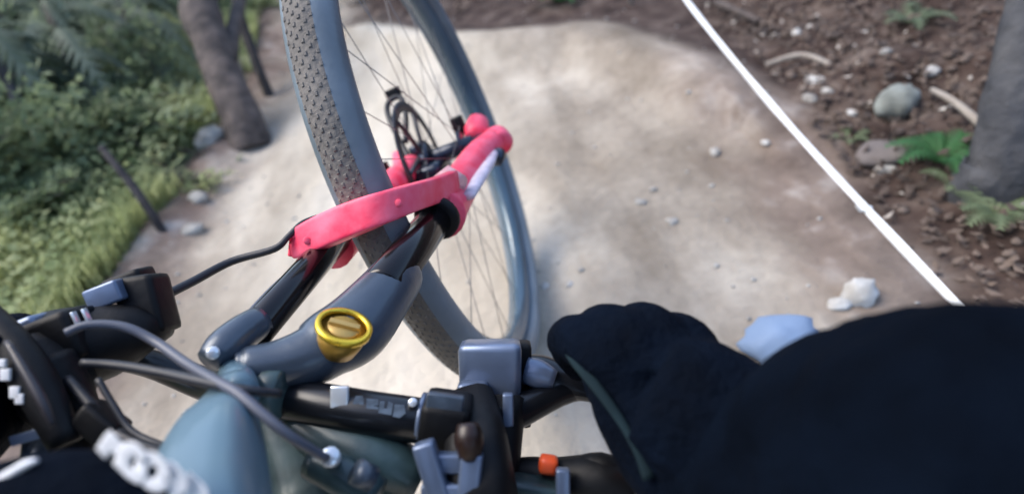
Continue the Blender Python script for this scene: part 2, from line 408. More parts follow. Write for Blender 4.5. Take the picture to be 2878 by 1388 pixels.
# ---- grass on the left bank
def blades(n, place, hmin, hmax, wd):
    V, F = [], []
    for i in range(n):
        x, y = place(); z = H(x, y); a = random.uniform(0, 6.28); h = random.uniform(hmin, hmax); b = random.uniform(.15, .8) * h
        d = np.array([math.cos(a), math.sin(a), 0]); s = np.array([-d[1], d[0], 0]) * wd * random.uniform(.6, 1.3); p = np.array([x, y, z - .004]); k = len(V)
        V += [p - s, p + s, p + d * b * .4 + np.array([0, 0, h * .65]) + s * .7, p + d * b * .4 + np.array([0, 0, h * .65]) - s * .7, p + d * b + np.array([0, 0, h * .9])]
        F += [(k, k + 1, k + 2, k + 3), (k + 3, k + 2, k + 4)]
    return np.array(V), F
def gplace():
    while True:
        y = random.uniform(.9, 4.2); x = edge_l(y) - .05 - abs(random.gauss(0, .5))
        if fbm(x, y, 2.6, 3, 5.0) + random.uniform(-.25, .25) > -.12: return x, y
o = obj('grass', blades(26000, gplace, .04, .13, .0035), MT['grass'], smooth=False); tag(o, 'bright green grass tufts along the left trail edge', 'grass', kind='stuff')
def wplace():
    y = random.uniform(.8, 4.2); return edge_l(y) - .1 - abs(random.gauss(0, .9)), y
def weed(i):
    x, y = wplace(); p = np.array([x, y, H(x, y) + random.uniform(.01, .13)])
    d = unit(rnd() * np.array([1, 1, .45])); return p, d, unit(np.cross(d, up_ + rnd() * .45))
o = obj('ground_cover', leaves(22000, weed, .025), [MT['leaf_l']], smooth=False); tag(o, 'small light green leaves covering the left bank', 'ground cover', kind='stuff')
def far_weed(i):
    x = random.uniform(-8, -1.9); y = random.uniform(1.2, 11); p = np.array([x, y, H(x, y) + abs(random.gauss(0, .10))])
    d = unit(rnd() * np.array([1, 1, .45])); return p, d, unit(np.cross(d, up_ + rnd() * .45))
o = obj('undergrowth', leaves(30000, far_weed, .060), [MT['leaf_m']], smooth=False); tag(o, 'dark leafy undergrowth carpeting the forest slope', 'undergrowth', kind='stuff')

# ---- trees, stakes, branches
def trunk_geo(P, R, seg=18, rough=.12, seed=0.0, n=8):
    V, F = sweep(P, R, seg, smooth=n); ax = catmull(np.asarray(P, float), n); out = []
    for i, v in enumerate(V[:-2]):
        c = ax[min(i // seg, len(ax) - 1)]; a_ = 6.283 * (i % seg) / seg; rr_ = np.linalg.norm(v - c); q_ = Vector((math.cos(a_) * 3.2, math.sin(a_) * 3.2, (i // seg) * .10 + seed))
        out.append(c + (v - c) * (1 + rough * mnoise.fractal(Vector(v) * 7 + Vector((seed, 0, 0)), 1, 2, 3) + .9 * rough * (abs(mnoise.noise(q_)) - .25)))
    return np.vstack([np.array(out), V[-2:]]), F
def tree(name, P, R, m, label, branches=(), crown=None, cat='tree'):
    r = empty(name, P[0], label, cat)
    obj('trunk', trunk_geo(P, R, 36, .16, P[0][0], 16), MT[m], r)
    for bp, br in branches: obj('branch', trunk_geo(bp, br, 8), MT[m], r)
    if crown:
        c, rad, n, size, lm = crown
        def fn(i):
            q = unit(rng.normal(size=3)) * rad * (rng.uniform(.1, 1) ** .5) * np.array([1, 1, .8]); d = unit(rnd() + np.array([0, 0, -.4])); return np.asarray(c) + q, d, unit(np.cross(d, rnd()))
        obj('crown', leaves(n, fn, size), MT[lm], r, smooth=False)
    return r
b1, t1 = ground_hit(705, 395)
up = np.array([0, 0, 1.0])
tree('tree', [at(715, 425, t1 * 1.0), at(672, 320, t1 * 1.0), at(612, 165, t1 * 1.03), at(556, -10, t1 * 1.06), at(500, -420, t1 * 1.15), at(400, -900, t1 * 1.3)],
     [.075, .068, .066, .068, .066, .05], 'bark', 'thick brown tree trunk leaning beside the front tyre',
     [([at(640, 175, t1 * 1.03), at(655, 90, t1 * 1.08), at(690, -60, t1 * 1.2)], [.035, .028, .02])], (at(300, -1300, t1 * 1.6), 1.1, 800, .11, 'leaf_d'))
b2, t2 = ground_hit(757, 272)
tree('tree', [b2 + np.array([0, 0, -.04]), at(735, 215, t2), at(700, 120, t2 * 1.01), at(668, 20, t2 * 1.02), at(600, -250, t2 * 1.06), at(520, -700, t2 * 1.2)], [.024, .021, .02, .02, .018, .014], 'bark_d',
     'thin black tree stem standing between the thick trunk and the tyre', (), (at(400, -1050, t2 * 1.5), .8, 500, .10, 'needle'))
b3, t3 = ground_hit(458, 656)
r = tree('stake', [b3 + np.array([0, 0, -.03]), at(425, 600, t3), at(370, 520, t3), at(325, 465, t3 * 1.0), at(285, 415, t3 * 1.01)], [.012, .0115, .0115, .0105, .009], 'bark_d',
     'thin dark stake leaning to the left at the grassy trail edge', cat='stake')
def frond(base, d, L, wd, n=12):
    """one arching frond: a rib with paired leaflets, one mesh"""
    V, F = [], []; side = unit(np.cross(d, up))
    P = [base + d * L * t + up * (L * (.9 * t - .95 * t * t)) for t in np.linspace(0, 1, n)]
    for i in range(1, n):
        ww = wd * math.sin(math.pi * (i / n) ** .7) + .003
        for sg in (-1, 1):
            k = len(V); q = P[i] - P[i - 1]; tip = P[i] + side * sg * ww + d * ww * .5 - up * ww * .25
            V += [P[i - 1], P[i], tip]; F.append((k, k + 1, k + 2) if sg > 0 else (k, k + 2, k + 1))
    return np.array(V), F
for pts, r0, lab in [
    ([(262, 345), (205, 190), (150, 60), (95, -70), (20, -260)], .022, 'slender dark stem leaning left through the conifer bushes'),
    ([(440, 245), (385, 130), (345, 20), (315, -80), (260, -260)], .024, 'slender dark stem nearest the thick trunk on its left'),
    ([(150, 500), (95, 390), (40, 270), (-10, 160), (-80, 0)], .020, 'grey slender stem crossing the left picture edge'),
    ([(60, 330), (35, 230), (5, 120), (-20, 20), (-60, -120)], .028, 'dark stem in the far upper left corner')]:
    tt = ground_hit(*pts[0])[1] * .97
    sp = tree('sapling', [at(u, v, tt * (1 + .015 * k)) for k, (u, v) in enumerate(pts)], [r0, r0 * .9, r0 * .85, r0 * .8, r0 * .6], 'bark' if 'grey' not in lab else 'bark_b', lab, cat='sapling')
    for k in range(26):
        t = random.uniform(.3, 3.6); a0 = int(t); u = pts[a0][0] + (pts[a0 + 1][0] - pts[a0][0]) * (t - a0); v = pts[a0][1] + (pts[a0 + 1][1] - pts[a0][1]) * (t - a0)
        an = random.uniform(0, 6.28); d = unit(np.array([math.cos(an), math.sin(an), random.uniform(-.35, .25)])); L = tt * random.uniform(.10, .2)
        fv, ff = frond(at(u, v, tt * (1 + .015 * t)), d, L, L * .17, 16)
        obj('branch', (fv - up * (((fv - fv[0]) ** 2).sum(1)[:, None] * .6 / L), ff), MT[random.choice(('needle', 'needle', 'leaf_m'))], sp, smooth=False)
# pale fallen branches
def log(pts, R, label, m='wood', name='fallen_branch', cat='branch'):
    P = []
    for u, v, lift in pts:
        p = ground_hit(u, v)[0]; P.append(p + np.array([0, 0, lift]))
    o = obj(name, trunk_geo(P, R, 10, .2), MT[m]); return tag(o, label, cat)
log([(250, 480, .05), (190, 380, .14), (130, 300, .22), (90, 240, .30)], [.028, .03, .028, .02], 'pale grey fallen branch leaning on the bushes at far left')
log([(300, 105, .25), (350, 85, .3), (405, 66, .3)], [.03, .03, .024], 'pale fallen branch lying across the slope left of the thick trunk')
# right-hand trunk
b4, t4 = ground_hit(2800, 520)
tree('tree', [b4 + np.array([.02, .01, -.08]), b4 + np.array([.02, .01, .03]), at(2835, 400, t4 * .98), at(2875, 200, t4 * .97), at(2925, 0, t4 * .97), at(3060, -350, t4 * 1.0), at(3150, -800, t4 * 1.2)],
     [.085, .066, .052, .050, .050, .05, .04], 'bark_b',
     'grey blue tree trunk at the right picture edge', (), (at(3300, -1200, t4 * 2.4), .8, 600, .1, 'leaf_d'))
b5, t5 = ground_hit(2745, 400)
log([(2610, 285, .03), (2670, 330, .035), (2755, 395, .03)], [.006, .008, .009], 'straight pale brown stick pointing at the right trunk', name='stick', cat='stick')
log([(2010, 30, .03), (2060, 60, .04), (2130, 85, .03)], [.012, .014, .010], 'reddish brown broken branch beside the top of the white tape', 'bark')
log([(2150, 200, .02), (2250, 185, .03), (2330, 200, .02)], [.007, .008, .006], 'thin brown branch lying on the litter right of the tape', 'wood')

# ---- rocks on the right bank and on the trail
rock(2412, 835, .034, 'stone_w', 'pale white pointed stone on the trail above the dark sleeve', 3, (.9, .8, 1.0), rz=.4)
rock(2360, 856, .018, 'stone_w', 'small cream stone chip against the pale white pointed stone', 5, (1.3, .8, .6))
rock(2190, 985, .050, 'stone_b', 'rounded pale blue stone between the glove and the sleeve', 8, (1.25, 1, .8), sink=.15)
rock(2520, 300, .056, 'stone_g', 'large pale grey green rock among the brown litter', 11, (1.2, .8, .8), rz=.6)
rock(2480, 440, .05, 'stone_g', 'brown grey half buried rock in front of the bright green fern', 21, (1.2, 1, .5), sink=.35).data.materials[0] = mat('brown_rock', (.10, .085, .08), .9, col2=(.19, .165, .155), scale=6, bump=.6, bscale=25)
for i, (u, v, r_, m_, lab) in enumerate([
    (2240, 95, .018, 'stone_w', 'bright pebble highest on the right bank'),
    (2178, 105, .014, 'stone_w', 'narrow white pebble left of the highest bright pebble'),
    (2290, 228, .022, 'stone_w', 'whitish stone in the cluster beside the middle of the tape'),
    (2275, 280, .020, 'stone', 'grey stone just below the whitish cluster stone'),
    (2325, 258, .014, 'stone_w', 'small white pebble right of the stone cluster'),
    (2490, 148, .015, 'stone', 'lone grey pebble left of the pale oval stone'),
    (2617, 205, .022, 'stone_w', 'pale oval stone above the straight stick'),
    (2395, 320, .012, 'stone_w', 'tiny white pebble above the tape near the glass glint'),
    (2488, 480, .018, 'stone_w', 'pale chip of stone below the half buried rock'),
    (2150, 415, .010, 'stone_w', 'slim white pebble on the trail left of the tape'),
    (1790, 905, .018, 'stone_w', 'cream pebble peeking above the knuckles of the glove'),
    (1530, 805, .009, 'stone_w', 'white pebble on the trail touching the view of the front tyre'),
    (1600, 800, .008, 'stone_w', 'white pebble a hand width right of the front tyre'),
    (1800, 570, .014, 'stone', 'grey pebble sunk in the middle of the trail'),
    (1890, 625, .012, 'stone', 'small grey pebble nearest the middle of the tape side'),
    (2010, 430, .016, 'stone', 'flat grey stone sunk in the grey part of the trail'),
    (560, 560, .035, 'stone', 'pale stone slab along the left trail lip'),
    (545, 650, .030, 'stone', 'grey stone lowest on the left trail lip'),
    (480, 330, .045, 'stone_w', 'bright white stone on the bank left of the thick trunk'),
    (560, 300, .06, 'stone', 'grey rock leaning on the bank left of the thick trunk foot'),
    (590, 390, .06, 'stone', 'purple grey rock directly beside the thick trunk foot'),
    (690, 190, .07, 'stone', 'pale grey rock between the thick trunk and the thin stem')]):
    rock(u, v, r_, m_, lab, 30 + i, (1.2, .8, .6), 'pebble' if r_ < .02 else 'rock', rz=random.uniform(0, 6))
# loose gravel and clods, uncountable
V_, n_ = [], 0
gs = []
for i in range(420):
    y = random.uniform(.35, 3.0); x = random.uniform(edge_l(y), edge_r(y)); r_ = abs(random.gauss(0, .0026)) + .0016
    v_, f_ = rock_geo(r_, (1.2, 1, .6), i, 1); gs.append((v_ + np.array([x, y, H(x, y) + r_ * .2]), f_))
o = obj('gravel', join(*gs), MT['stone']); tag(o, 'fine grey gravel scattered over the tan trail', 'gravel', kind='stuff')
gs = []
for i in range(700):
    y = random.uniform(.3, 2.8); x = edge_r(y) + .05 + abs(random.gauss(0, .5)); r_ = min(.016, abs(random.gauss(0, .006)) + .003)
    v_, f_ = rock_geo(r_, (1.2, 1, .7), i + 900, 1); gs.append((v_ + np.array([x, y, H(x, y) + r_ * .3]), f_))
o = obj('soil_clods', join(*gs), mat('clod', (.055, .04, .034), .95, col2=(.16, .125, .105), scale=4)); tag(o, 'dark brown crumbs of soil on the right bank', 'soil', kind='stuff')
def litter(i):
    y = random.uniform(.25, 3.2); x = edge_r(y) + .03 + abs(random.gauss(0, .6)); p = np.array([x, y, H(x, y) + random.uniform(.002, .03)])
    d = unit(rnd() * np.array([1, 1, .5])); return p, d, unit(np.cross(d, np.array([0, 0, 1.0]) + rnd() * .5))
o = obj('leaf_litter', leaves(6000, litter, .021), MT['litter'], smooth=False); tag(o, 'brown dead leaves covering the right bank', 'leaf litter', kind='stuff')
o = obj('pale_litter', leaves(200, litter, .020), MT['litter_p'], smooth=False); tag(o, 'pale dry leaf scraps among the brown litter', 'leaf litter', kind='stuff')
def farlit(i):
    y = random.uniform(2.9, 6.5); x = random.uniform(-.7, 3); p = np.array([x, y, H(x, y) + random.uniform(.002, .03)])
    d = unit(rnd() * np.array([1, 1, .5])); return p, d, unit(np.cross(d, np.array([0, 0, 1.0]) + rnd() * .5))
o = obj('far_litter', leaves(2200, farlit, .05), MT['litter'], smooth=False); tag(o, 'reddish brown litter beyond the berm at the top', 'leaf litter', kind='stuff')

# ---- ferns / plants on the right, tuft at the top
def fern(u, v, n, L, label, m='fern', name='fern', group=None):
    p = ground_hit(u, v)[0]; r = empty(name, p, label, 'fern', group)
    for i in range(n):
        a = 6.283 * i / n + random.uniform(-.3, .3); d = unit(np.array([math.cos(a), math.sin(a), random.uniform(.2, .6)]))
        obj('frond', frond(p - up * .005, d, L * random.uniform(.7, 1.15), L * .26), MT[m], r, smooth=False)
    return r
fern(2650, 450, 11, .115, 'bright green leafy fern left of the right trunk')
fern(2800, 600, 9, .10, 'darker green fern at the foot of the right trunk', 'leaf_m')
fern(2700, 530, 6, .07, 'small dull green sprig below the bright fern', 'leaf_m')
fern(2390, 390, 5, .05, 'tiny blue green sprig right of the tape middle', 'leaf_m')
fern(1575, 2, 9, .18, 'green tuft beyond the berm at the top edge', 'fern')
fern(2560, 60, 6, .10, 'dull green sprig high on the right bank', 'leaf_d')

# ---- white course tape
ta, tb = at(1868, -80, ground_hit(1868, 20)[1] * .80), at(2800, 972, ground_hit(2800, 972)[1] * .86)
P = np.array([ta + (tb - ta) * k / 40 - up * .028 * math.sin(math.pi * k / 40) for k in range(41)])
q0 = ta + (ta - tb) * .35; q1 = tb + (tb - ta) * .30; q0[2] = H(q0[0], q0[1]) + .22; q1[2] = H(q1[0], q1[1]) + .16
P = np.vstack([[q0 + (P[0] - q0) * k / 8 for k in range(8)], P, [P[-1] + (q1 - P[-1]) * k / 8 for k in range(1, 9)]])
for q_, lab in ((q0, 'wooden stake holding the far end of the white tape'), (q1, 'wooden stake holding the near end of the white tape')):
    g_ = np.array([q_[0], q_[1], H(q_[0], q_[1])]); tag(obj('tape_stake', sweep([g_ - up * .05, g_ + up * .1, q_ + up * .03, q_ + up * .06], [.011, .011, .0105, .006], 10), MT['wood']), lab, 'stake')
def tape_at(v):
    q = P[np.argmin([abs((694 - FPX * (M3.T @ (p - np.array([0, 0, CAM_H])))[1] / -(M3.T @ (p - np.array([0, 0, CAM_H])))[2]) - v) for p in P])]; return q
tp_dir = np.gradient(P, axis=0); V, F = [], []
for i, p in enumerate(P):
    tdir = unit(tp_dir[i]); c = unit(np.cross(tdir, unit(np.array([0, 0, CAM_H]) - p))); n_ = np.cross(tdir, c); wd = .0062 + .0009 * math.sin(i * .7) * math.sin(i * .23 + 1); c = unit(c + n_ * .35 * math.sin(i * .31)); n_ = np.cross(tdir, c)
    for q in ((-wd, .0006), (0, .0016), (wd, .0006), (wd, -.0006), (0, .0004), (-wd, -.0006)): V.append(p + c * q[0] + n_ * q[1])
F = [(i * 6 + k, i * 6 + (k + 1) % 6, (i + 1) * 6 + (k + 1) % 6, (i + 1) * 6 + k) for i in range(len(P) - 1) for k in range(6)]
r = empty('course_tape', P[-1], 'taut white course tape strung along the right trail edge', 'tape')
obj('tape_band', (V, F), MT['tape'], r)
kn = tape_at(570); kx = M3[:, 0]; ky = M3[:, 1]
kg0 = rock_geo(.0075, (1.4, 1, .8), 4, 2); obj('knot', (kg0[0] + kn, kg0[1]), MT['tape'], r)
obj('tail', sweep([kn, kn - kx * .012 - ky * .002, kn - kx * .018 + ky * .006], [.006, .007, .004], 8, 1, .3), mat('tape_tail', (.42, .42, .40), .5), r)

# ------------------------------------------------------------------ the mountain bike
FC = np.array([-0.10465, 0.15088, -0.89589]); Fn = np.array([.92757, .30241, .21947]); Fd = np.array([-.08882, -.39208, .91563]); Fe = np.cross(Fd, Fn)
wn, wd_, we = M3 @ Fn, M3 @ Fd, M3 @ Fe; WC = cw(FC)
def fk(x, y, z): return WC + wn * x + we * y + wd_ * z       # fork frame: across, forward, up the fork
low = unit(-up + wn * (up @ wn)); contact = WC + low * .376; contact[2] = 0
bike = empty('mountain_bike', contact, 'mountain bike with coral fork, its front wheel turned across the trail', 'bicycle')
def part(name, geo, m, parent=None, smooth=True): return obj(name, geo, MT[m] if isinstance(m, str) else m, parent or bike, smooth)
# wheel
wheel = part('front_wheel', join(rod(fk(-.048, 0, 0), fk(.048, 0, 0), .013, 20), sweep([fk(-.03, 0, 0), fk(-.027, 0, 0)], .028, 24), sweep([fk(.028, 0, 0), fk(.031, 0, 0)], .026, 24)), 'hub')
tread = []
for k in range(15):
    t = math.radians(-112 + 224 * k / 14); tread.append((.345 + .029 * math.cos(t), .030 * math.sin(t)))
V, F = ringsec(WC, we, wd_, wn, tread, 160)
sec_n = len(tread); mi = [(1 if (f[0] % sec_n) in (0, 1, 2, 3, 4, 9, 10, 11, 12, 13, 14) else 0) for f in F]
o = part('tyre', (V, F), 'wall', wheel); o.data.materials.clear(); o.data.materials.append(MT['tyre']); o.data.materials.append(MT['wall']); o.data.polygons.foreach_set('material_index', mi)
part('rim', ringsec(WC, we, wd_, wn, [(.334, -.0165), (.336, -.012), (.326, 0), (.336, .012), (.334, .0165), (.322, .0165), (.309, .010), (.305, 0), (.309, -.010), (.322, -.0165)], 160), 'rim', wheel)
kg = []
for k in range(170):
    for j, off in enumerate((-.0150, -.0090, -.003, .003, .0090, .0150)):
        t = 2 * math.pi * (k + .5 * (j % 2)) / 170; rr = we * math.cos(t) + wd_ * math.sin(t); tt = -we * math.sin(t) + wd_ * math.cos(t)
        ph = math.asin(off / .030); nr = rr * math.cos(ph) + wn * math.sin(ph); sd = np.cross(tt, nr); c = WC + rr * .345 + nr * .0295
        kg.append(box(c, (tt, sd, nr), (.0062, .0045, .0022), .3) if False else (np.array([c + tt * a * .0029 + sd * b * .0019 + nr * h for h, q in ((-.001, 1), (.0005, .6)) for a, b in ((-q, -q), (q, -q), (q, q), (-q, q))]),
                  [(4, 5, 6, 7), (0, 1, 5, 4), (1, 2, 6, 5), (2, 3, 7, 6), (3, 0, 4, 7)]))
o = part('tread_knobs', join(*kg), 'tyre', wheel, smooth=False); o['kind'] = 'stuff'
spoke_mat = mat('spoke_wire', (.16, .16, .165), .4, .4)
for k in range(28):
    t = 2 * math.pi * k / 28; sd = -1 if k % 2 else 1; lead = .9 if (k // 2) % 2 else -.9
    rr = we * math.cos(t) + wd_ * math.sin(t); h = we * math.cos(t + lead) + wd_ * math.sin(t + lead)
    part('spoke', sweep([WC + h * .024 + wn * sd * .028, WC + rr * .308 + wn * sd * .003], .0006, 6), spoke_mat, wheel)
rot = ringsec(WC - wn * .040, we, wd_, wn, [(.100, .001), (.100, -.001), (.084, -.001), (.084, .001)], 72)
arms = [rod(WC - wn * .040 + (we * math.cos(t) + wd_ * math.sin(t)) * .02, WC - wn * .040 + (we * math.cos(t + .5) + wd_ * math.sin(t + .5)) * .086, .0035, 6) for t in np.arange(6) * 1.0472]
part('brake_rotor', join(rot, *arms), 'spoke', wheel)
# fork
fork = part('fork', join(rod(at(740,1040,.43), at(690,1085,.40), .014, 20)), 'crown')
def leg(side, z0, z1, r): return fk(.062 * side, 0, z0), fk(.062 * side, 0, z1), r
lo_r = sweep([at(1388, 398, .885), at(1345, 440, .84), at(1303, 505, .765), at(1255, 572, .67), at(1238, 606, .63)], [.020, .023, .025, .028, .0285], 18, smooth=4)
part('lower_leg', lo_r, 'pink', fork)
lo_l = sweep([fk(-.064, 0, -.005), fk(-.064, 0, .08), fk(-.064, 0, .22), fk(-.064, .0, .31), fk(-.064, 0, .34)], [.018, .021, .023, .024, .024], 18, smooth=4)
part('lower_leg', lo_l, 'pink', fork)
part('leg_decal', sweep([at(1394, 420, .855), at(1372, 462, .79), at(1342, 508, .715), at(1316, 552, .655)], [.006, .0095, .0100, .0085], 12, 1, .6), 'decal', fork)
part('dropout', join(sweep([at(1345, 340, .93), at(1340, 365, .92), at(1345, 395, .90)], [.017, .021, .022], 12), rod(at(1392, 385, .90), at(1408, 408, .88), .022, 16)), 'pink', fork)
part('dropout', join(rod(at(1120, 510, .93), at(1092, 520, .92), .02, 16), sweep([at(1118, 430, .96), at(1128, 470, .95), at(1100, 520, .93)], [.010, .014, .02], 12, 1, .7)), 'pink', fork)
part('axle', join(rod(fk(-.075, 0, 0), fk(.07, 0, 0), .0085, 14), rod(at(1393, 452, .835), at(1405, 430, .85), .011, 14)), 'hub', fork)
part('fork_arch', sweep([at(830, 690, .550), at(836, 688, .549), at(885, 662, .543), at(970, 624, .533), at(1065, 588, .529), at(1150, 558, .55), at(1222, 535, .60), at(1275, 514, .645)], [.0105, .0128, .0146, .0150, .0142, .0128, .0126, .013], 28, .55, 1.08, 7, up=M3[:, 1], smooth=5), 'pink', fork)
for u, v, d_ in ((862, 676, .5335), (1120, 570, .5285)): part('arch_bolt', rod(at(u, v, d_), at(u, v, d_ + .006), .0036, 12), 'pink', fork)
part('lug', sweep([at(1235, 520, .655), at(1262, 500, .66), at(1290, 520, .65)], [.012, .015, .013], 12), mat('lug_highlight', (.9, .45, .45), .3), fork)  # paler pink here paints in the highlight on the lug
part('seal', rod(at(1233, 606, .62), at(1224, 620, .61), .0255, 20), 'black', fork)
part('stanchion', rod(at(1240, 596, .635), at(1072, 815, .470), .0188, 20, .0188), 'stan', fork)
part('stanchion', rod(at(985, 625, .64), at(715, 935, .425), .0160, 20, .0135), 'stan', fork)
# crown: right shoulder (bulging), bridge, left shoulder
part('crown_shoulder', sweep([at(1118, 775, .512), at(1112, 784, .506), at(1078, 828, .480), at(1000, 920, .450), at(927, 965, .432), at(871, 1001, .42), at(775, 1026, .408), at(690, 1032, .400), at(650, 1030, .395)],
     [.0225, .0240, .0252, .0285, .0262, .0225, .0180, .0150, .010], 22, smooth=5), 'crown', fork)
part('crown_shoulder', sweep([at(730, 905, .430), at(680, 935, .415), at(625, 980, .400), at(585, 1015, .390)], [.0128, .0132, .0132, .009], 18, smooth=4), 'crown', fork)
for u, v in ((598, 992), (668, 1040)): part('bolt_or_glint', rod(at(u, v, .380), at(u + 4, v - 4, .395), .0045, 10), 'steel', fork)
# gold dial on the right shoulder, facing the rider's left
gc = at(965, 925, .408); gz = unit(unit(np.array([0, 0, CAM_H]) - gc) * .50 + (M3 @ np.array([.24, .84, 0]))); ga = unit(np.cross(gz, M3 @ np.array([.3, 1, 0]))); gb = np.cross(gz, ga)
dial = part('dial', sweep([gc - gz * .020, gc - gz * .010, gc], [.0135, .0168, .0175], 24), 'gold_d', fork)
part('dial_ring', ringsec(gc, ga, gb, gz, [(.0205, .0), (.0205, .004), (.0165, .005), (.0165, -.001)], 40), 'gold', dial)
part('dial_cap', join(sweep([gc + gz * .001, gc + gz * .003], [.0125, .0115], 20), box(gc + gz * .004, (ga, gb, gz), (.011, .0025, .002))), mat('dial_cap_gold', (.50, .33, .10), .4, .4), dial)
# caliper + hose loop
part('brake_caliper', join(box(at(1222, 490, .90), (we, wn, wd_), (.022, .024, .042), .4), rod(at(1195, 440, .92), at(1240, 540, .86), .014, 12), box(at(1180, 425, .925), (we, wn, wd_), (.014, .012, .018), .4)), 'hub', fork)
part('caliper_hose', sweep([at(1165, 470, .90), at(1120, 390, .93), at(1090, 320, .95), at(1095, 285, .95), at(1125, 275, .95), at(1140, 320, .94), at(1140, 400, .92)], .0048, 8, smooth=6), 'cable', fork)
for c_, h_ in ((at(1105, 262, .96), (.012, .008, .010)), (at(1075, 472, .93), (.010, .008, .008)), (at(1290, 355, .93), (.010, .016, .010))): part('hose_guide', box(c_, (wn, we, wd_), h_, .3), 'black', fork)
# brake hose from the left lever to the arch
part('brake_hose', sweep([at(440, 842, .47), at(540, 792, .50), at(650, 735, .53), at(770, 700, .535), at(810, 665, .54), at(850, 628, .55), at(905, 608, .57), at(960, 598, .60)], [.0042, .0042, .004, .0036, .003, .003, .003, .003], 8, smooth=6), 'cable', fork)
part('leg_hose', sweep([at(830, 750, .52), at(760, 815, .475), at(690, 890, .43), at(640, 950, .40)], .0022, 6, smooth=4), 'hose', fork)

# frame: head tube, top tube (faceted), down tube
frame = part('frame', join(sweep([at(655, 1045, .395), at(668, 1075, .375), at(680, 1110, .350)], [.0095, .012, .011], 20)), 'frame')
part('top_tube', sweep([at(664, 1072, .368), at(640, 1150, .345), at(612, 1240, .315), at(590, 1390, .280), at(560, 1700, .235), at(480, 2600, .2)], [.0095, .0155, .0225, .0265, .030, .032], 32, 1, 1, 3.0, smooth=5), 'frame', frame)
part('down_tube', sweep([at(745, 1090, .430), at(800, 1170, .435), at(880, 1300, .435), at(930, 1420, .43), at(1020, 1700, .42), at(1150, 2300, .42)], [.014, .026, .042, .050, .055, .052], 24, 1, 1, 2.8, smooth=5), 'frame_d', frame)
part('gusset', sweep([at(820, 1180, .41), at(940, 1240, .405), at(1060, 1290, .40), at(1180, 1350, .40)], [.012, .020, .022, .016], 16, smooth=4), 'frame_d', frame)
part('linkage', sweep([at(870, 1300, .37), at(960, 1335, .365), at(1060, 1395, .36)], [.010, .013, .012], 14, smooth=4), 'frame_d', frame)
part('bolt_or_glint', rod(at(928, 1282, .338), at(934, 1288, .36), .0060, 12), 'steel', frame)  # steel disc standing in for a white hotspot on the glossy tube
part('cable_port', sweep([at(1000, 1322, .340), at(1045, 1345, .345)], [.008, .008], 14), 'crown', frame)
# cables
part('shift_cable', sweep([at(185, 935, .36), at(250, 912, .365), at(350, 918, .37), at(440, 962, .37), at(520, 1018, .355), at(600, 1066, .335), at(668, 1104, .322), at(740, 1165, .315), at(820, 1228, .315), at(920, 1288, .33)], [.0028, .0028, .0030, .0032, .0033, .0033, .0031, .0030, .0028, .0026], 10, smooth=6), 'hose')
part('dropper_cable', sweep([at(230, 1020, .37), at(330, 1026, .37), at(450, 1046, .355), at(560, 1070, .338), at(680, 1094, .326), at(790, 1106, .34)], [.0030, .0033, .0034, .0034, .0028, .0024], 10, smooth=6), 'cable')
part('seat_cable', sweep([at(275, 1065, .36), at(320, 1140, .355), at(370, 1210, .35), at(450, 1248, .34), at(560, 1275, .30)], .0022, 8, smooth=6), 'cable')
part('rear_brake_cable', sweep([at(190, 1065, .37), at(260, 1140, .36), at(330, 1215, .355), at(420, 1258, .34), at(500, 1280, .32)], .0036, 8, smooth=6), 'cable')
part('cable_clamp', box(at(285, 1190, .36), (M3 @ np.array([.8, -.6, 0]), M3 @ np.array([.6, .8, 0]), M3[:, 2]), (.014, .009, .009), .4), 'black')
# handlebar + stem
bar = part('handlebar', sweep([at(-120, 1000, .40), at(60, 985, .41), at(250, 990, .425), at(420, 1020, .46), at(600, 1085, .47), at(760, 1112, .42), at(900, 1138, .405), at(1100, 1170, .40), at(1300, 1190, .41), at(1440, 1160, .43), at(1600, 1090, .45), at(1760, 1080, .46)],
     [.011, .011, .011, .0115, .014, .0155, .0160, .0160, .0158, .0135, .0115, .011], 20, smooth=5), 'bar')
part('bar_shim', rod(at(738, 1098, .398), at(800, 1108, .396), .0185, 20), 'frame_d', bar)
part('bar_glint', box(at(955, 1122, .3895), (M3 @ np.array([1, 0, 0]), M3 @ np.array([0, 1, 0]), M3[:, 2]), (.0062, .0095, .0022), .5), 'steel', bar)  # thin bright plate standing in for a specular highlight on the bar
LX = M3 @ unit(np.array([.98, -.14, 0])); LY = M3 @ unit(np.array([.14, .98, .15])); LZ = np.cross(LX, LY)
bar_print = mat('bar_print', (.14, .19, .26), .5, var=.5, scale=90)
GS = [[[(-1, -1), (-.4, -1), (-.1, 0), (.3, -1), (1, -1), (.5, 1.1), (-.6, .9)]], [[(-.9, -1), (.9, -.9), (1, -.2), (.1, -.1), (.9, .2), (.8, 1), (-.9, .9)]],
      [[(-1, -.9), (1, -1), (1, .9), (.3, 1.1), (.2, -.1), (-.3, -.1), (-.3, 1), (-1, .9)]], [[(-.9, -1), (.2, -1.1), (1, -.2), (.6, 1), (-.8, .9)]]]
for i, (u, v, d_) in enumerate(((1008, 1130, .3878), (1046, 1138, .3860), (1084, 1146, .3845), (1122, 1154, .3835))):
    part('bar_lettering', join(*[prism([at(u, v, d_) + LX * x * .0045 + LY * y * .0045 for x, y in pg], LZ, .0005) for pg in GS[i]]), bar_print, bar, smooth=False)
for u in (1185, 1198): part('clamp_band', ringsec(at(u, 1172 if u < 1190 else 1174, .403), LY, LZ, LX, [(.0165, -.002), (.0178, -.0015), (.0178, .0015), (.0165, .002)], 24), 'silver', bar)
stem = part('stem', join(box(at(1255, 1180, .39), (LX, LY, LZ), (.017, .017, .018), .35), sweep([at(1320, 1150, .42), at(1340, 1250, .385), at(1350, 1330, .37), at(1360, 1450, .36)], [.022, .022, .022, .024], 16, power=3)), 'black')
